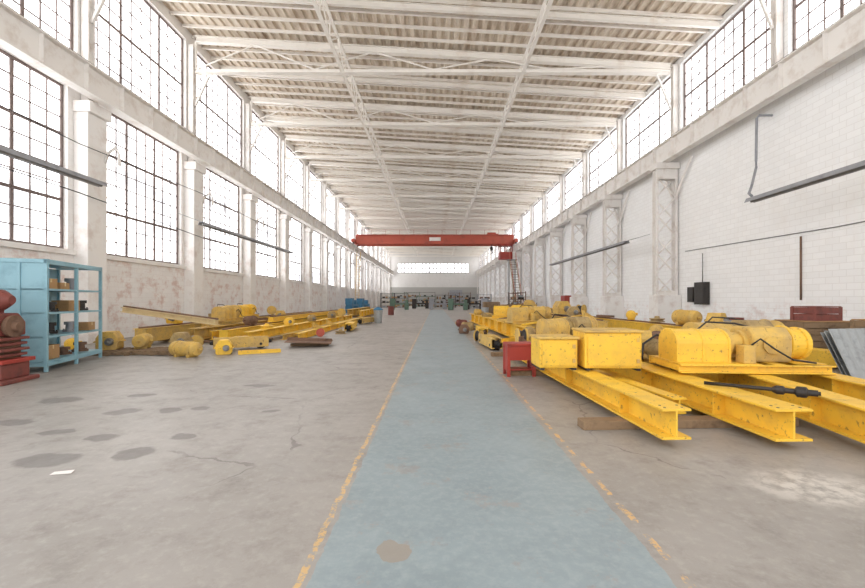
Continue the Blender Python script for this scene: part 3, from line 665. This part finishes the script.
for (x,y,z,w,d,h) in [(-.3,.35,1.741,.4,.4,.22),(-.3,.85,1.741,.4,.35,.15),(-.35,1.4,1.241,.35,.4,.25),(-.35,.45,.221,.45,.5,.3),(-.3,2.0,.741,.4,.35,.2)]:
    T=thing('cardboard_box','brown cardboard parts box on a blue shelf','box',onshelf(x,y,z),.3+random.uniform(-.1,.1),'boxes on the blue shelves')
    B().bx(-w/2,w/2,-d/2,d/2,0,h).obj('carton',M['card'],T,.004); B().bx(-w/2-.002,w/2+.002,-.025,.025,h,h+.003).bx(w/2,w/2+.003,-.025,.025,h-.08,h).obj('tape',M['tan'],T)
for i,(x,y,z) in enumerate([(-.3,.35,1.24),(-.35,.8,1.24),(-.3,1.95,1.24),(-.3,.4,.74),(-.4,.9,.74),(-.3,1.45,.74),(-.35,1.3,.22),(-.3,1.9,.22),(-.35,1.6,1.74)]):
    T=thing('machine_part','greasy steel flanged machine part on a blue shelf','machine part',onshelf(x,y,z+.001),random.uniform(0,3),'parts on the blue shelves')
    r=random.uniform(.11,.17); h=random.uniform(.15,.3)
    b=B().lathe((0,0,0),(0,0,h),[(0,r),(.2,r),(.21,r*.6),(.7,r*.55),(.71,r*.8),(1,r*.8)])
    for k in range(6): a=k*math.pi/3; b.cyl((r*.8*math.cos(a),r*.8*math.sin(a),h*.2),(r*.8*math.cos(a),r*.8*math.sin(a),h*.2+.03),.015,seg=6)
    b.obj('hub',M[random.choice(['drk','rust','stl','heat'])],T)
# red machine
R=thing('red_machine','dull red-brown geared machine with stacked flanges and paper tag','machine',(-8.05,7.25,0),.15)
B().bx(-.8,.5,-.4,.4,0,.08).bx(-.7,.4,-.3,.3,.08,.36).obj('base',M['redm'],R,.02)
B().bx(-.75,.46,-.35,.35,.36,.43).obj('pedestal',M['red'],R,.01)
for k,zz in enumerate((.47,.57,.67,.77)): B().bx(-.7,.36+.04*(k%2),-.3,.3,zz,zz+.05).obj('cooling_fin',M['redm'],R,.01)
B().bx(-.66,.28,-.26,.26,.43,.84).obj('finned_core',M['rust'],R)
B().prof([(-.35,-.2),(.35,-.2),(.38,.0),(.25,.22),(-.2,.22),(-.35,.05)],(-.7,0,1.04),(.3,0,1.04)).obj('gear_housing',M['redm'],R,.03)
B().lathe((.28,0,1.02),(.46,0,1.02),[(0,.17),(.3,.2),(.6,.2),(.65,.1),(1,.08)]).obj('output_shaft',M['rust'],R)
B().lathe((-.7,0,1.5),(.34,0,1.5),[(0,.14),(.05,.22),(.4,.22),(.42,.25),(.5,.25),(.52,.2),(.85,.19),(1,.08)]).bx(-.4,.1,-.14,.14,1.22,1.4).obj('motor_body',M['redm'],R)
B().cyl((-.1,0,1.66),(-.1,0,1.88),.04).lathe((-.1,0,1.86),(-.1,0,1.9),[(0,.14),(1,.14)]).obj('hand_wheel',M['drk'],R)
B().add([(.06,-.395,.98),(.24,-.415,.96),(.28,-.415,1.2),(.1,-.395,1.23)],[(0,1,2,3)]).obj('paper_tag',M['whi'],R)
# ------------------------------------------------------------ distance
b=thing('waste_bin','grey waste bin with blue lid beside the walkway','bin',(-3.7,26,0))
B().lathe((0,0,0),(0,0,.85),[(0,.22),(.05,.24),(1,.3)]).obj('body',M['galv'],b); B().lathe((0,0,.85),(0,0,1.05),[(0,.32),(.2,.32),(.6,.22),(1,.05)]).obj('lid',M['blued'],b)
def rack(loc,rz,w,h,mat,label):
    T=thing('storage_rack',label,'rack',loc,rz)
    for x in(-w/2,0,w/2):
        b=B()
        for y in(-.4,.4): b.bar((x,y,0),(x,y,h),.08)
        b.bar((x,-.4,h*.4),(x,.4,h*.6),.04); b.obj('upright',mat,T)
    n=4
    for i in range(n): B().bx(-w/2,w/2,-.42,.42,.15+i*(h-.3)/(n-1)-.03,.15+i*(h-.3)/(n-1)+.03).obj('shelf',mat,T)
    for i in range(n-1):
        x=-w/2+.3
        while x<w/2-.6:
            s=random.uniform(.3,.6); z0=.18+i*(h-.3)/(n-1)
            B().bx(x,x+s,-.3,.3,z0,z0+random.uniform(.2,.5)).obj('storage_bin',M[random.choice(['rust','drk','card','galv'])],T,.02); x+=s+random.uniform(.05,.3)
    return T
def lathem(loc,rz,mat,label):
    T=thing('machine_tool',label,'machine',loc,rz)
    B().bx(-1.5,-.8,-.4,.4,0,.8).bx(.8,1.4,-.4,.4,0,.8).bx(-1.5,1.5,-.35,.35,.78,1.0).obj('bed',mat,T,.02)
    B().bx(-1.5,-.7,-.4,.4,1.0,1.7).obj('headstock',mat,T,.03); B().lathe((-.7,0,1.35),(-.5,0,1.35),[(0,.25),(1,.25)]).obj('chuck',M['stl'],T)
    B().bx(.9,1.3,-.2,.2,1.0,1.5).cyl((.6,0,1.35),(.95,0,1.35),.08).obj('tailstock',mat,T,.02)
    return T
rack((-4,104,0),0,8,3.6,M['drk'],'tall dark storage rack against the end wall'); rack((5.5,104,0),0,7,3.4,M['heat'],'grey storage rack full of parts by the end wall')
lathem((-5.5,62,0),.2,M['green'],'green lathe standing across the hall'); lathem((-2.5,70,0),0,M['drk'],'dark machine tool standing across the hall'); lathem((3.5,60,0),-.2,M['green'],'grey-green lathe near the stair'); lathem((6.5,50,0),1.2,M['heat'],'grey machine tool beside the row of girders')
lathem((-9.3,52,0),1.4,M['blued'],'blue machine tool beneath the windows'); lathem((-9.5,46,0),1.5,M['blued'],'blue machine tool in a distant row')
rack((9.0,44,0),1.57,5,2.4,M['rust'],'rusty rack of parts by lattice columns'); rack((2.0,78,0),0,4,2.6,M['drk'],'dark rack of parts beyond the walkway'); rack((-1.8,82,0),0,4,2.4,M['green'],'green rack beyond the walkway')
rack((-7.5,74,0),0,5,2.8,M['drk'],'dark rack of parts beyond the crane'); rack((7.6,72,0),0,5,2.6,M['heat'],'grey rack of parts beyond the crane')
rack((-6.5,90,0),0,6,3.2,M['green'],'green rack of parts far past the crane'); rack((5.5,90,0),0,5,3.2,M['rust'],'rusty rack of parts far past the crane')
lathem((.5,66,0),.1,M['heat'],'grey machine tool at the end of the walkway'); lathem((6.3,64,0),0,M['drk'],'dark machine tool past the stair')
crate((6.3,33,0),.2,1.6,1.2,1.1,'wooden crate beyond the long girders'); crate((5.2,37,0),0,1.4,1.2,1.3,'tall wooden crate farther along'); crate((8,30,0),.3,1.5,1.2,.9,'low wooden crate near lattice columns')
drum((7.2,35.5,0),M['yeld'],'dusty yellow steel drum beyond the girders'); drum((4.2,33.5,0),M['galv'],'grey steel drum beyond the girders'); drum((-4.4,40,0),M['redm'],'dull red steel drum beside the walkway')
rc=thing('tool_cabinet','red tool cabinet against the block wall','cabinet',(XR-.75,35.2,0)); B().bx(-.1,.6,-.6,.6,0,1.9).obj('body',M['red'],rc,.02)
for a in(-.55,.02): B().bx(-.12,-.1,a,a+.53,.1,1.8).obj('door',M['red'],rc)
o=B().bx(4,7.5,YF-.08,YF-.001,0,4.2); 
for i in range(9): o.bx(4,7.5,YF-.1,YF-.08,.4+.45*i,.44+.45*i)
struct(o.obj('door_1',M['heat']),'grey roller shutter door in the end wall','door')
o=B().add([(0,0,.004),(.16,.03,.004),(.14,.09,.012),(-.01,.06,.006)],[(0,1,2,3)]).obj('paper_scrap',M['whi']); o.location=(-3.3,3.42,0); tag(o,'crumpled scrap of paper on concrete','paper')
# ------------------------------------------------------------ camera, light
cam=bpy.data.cameras.new('camera'); co=bpy.data.objects.new('camera',cam); COL.objects.link(co)
co.location=(0,0,1.5); co.rotation_euler=(math.pi/2,0,0); cam.sensor_width=36; cam.lens=36*400/865
cam.shift_x=-2.5/865; cam.shift_y=6/865; cam.clip_end=400; S.camera=co
w=bpy.data.worlds.new('w'); S.world=w; w.use_nodes=True
bg=w.node_tree.nodes['Background']; bg.inputs[0].default_value=(1,.995,.985,1); bg.inputs[1].default_value=2.2
S.view_settings.view_transform='Standard'; S.view_settings.exposure=0
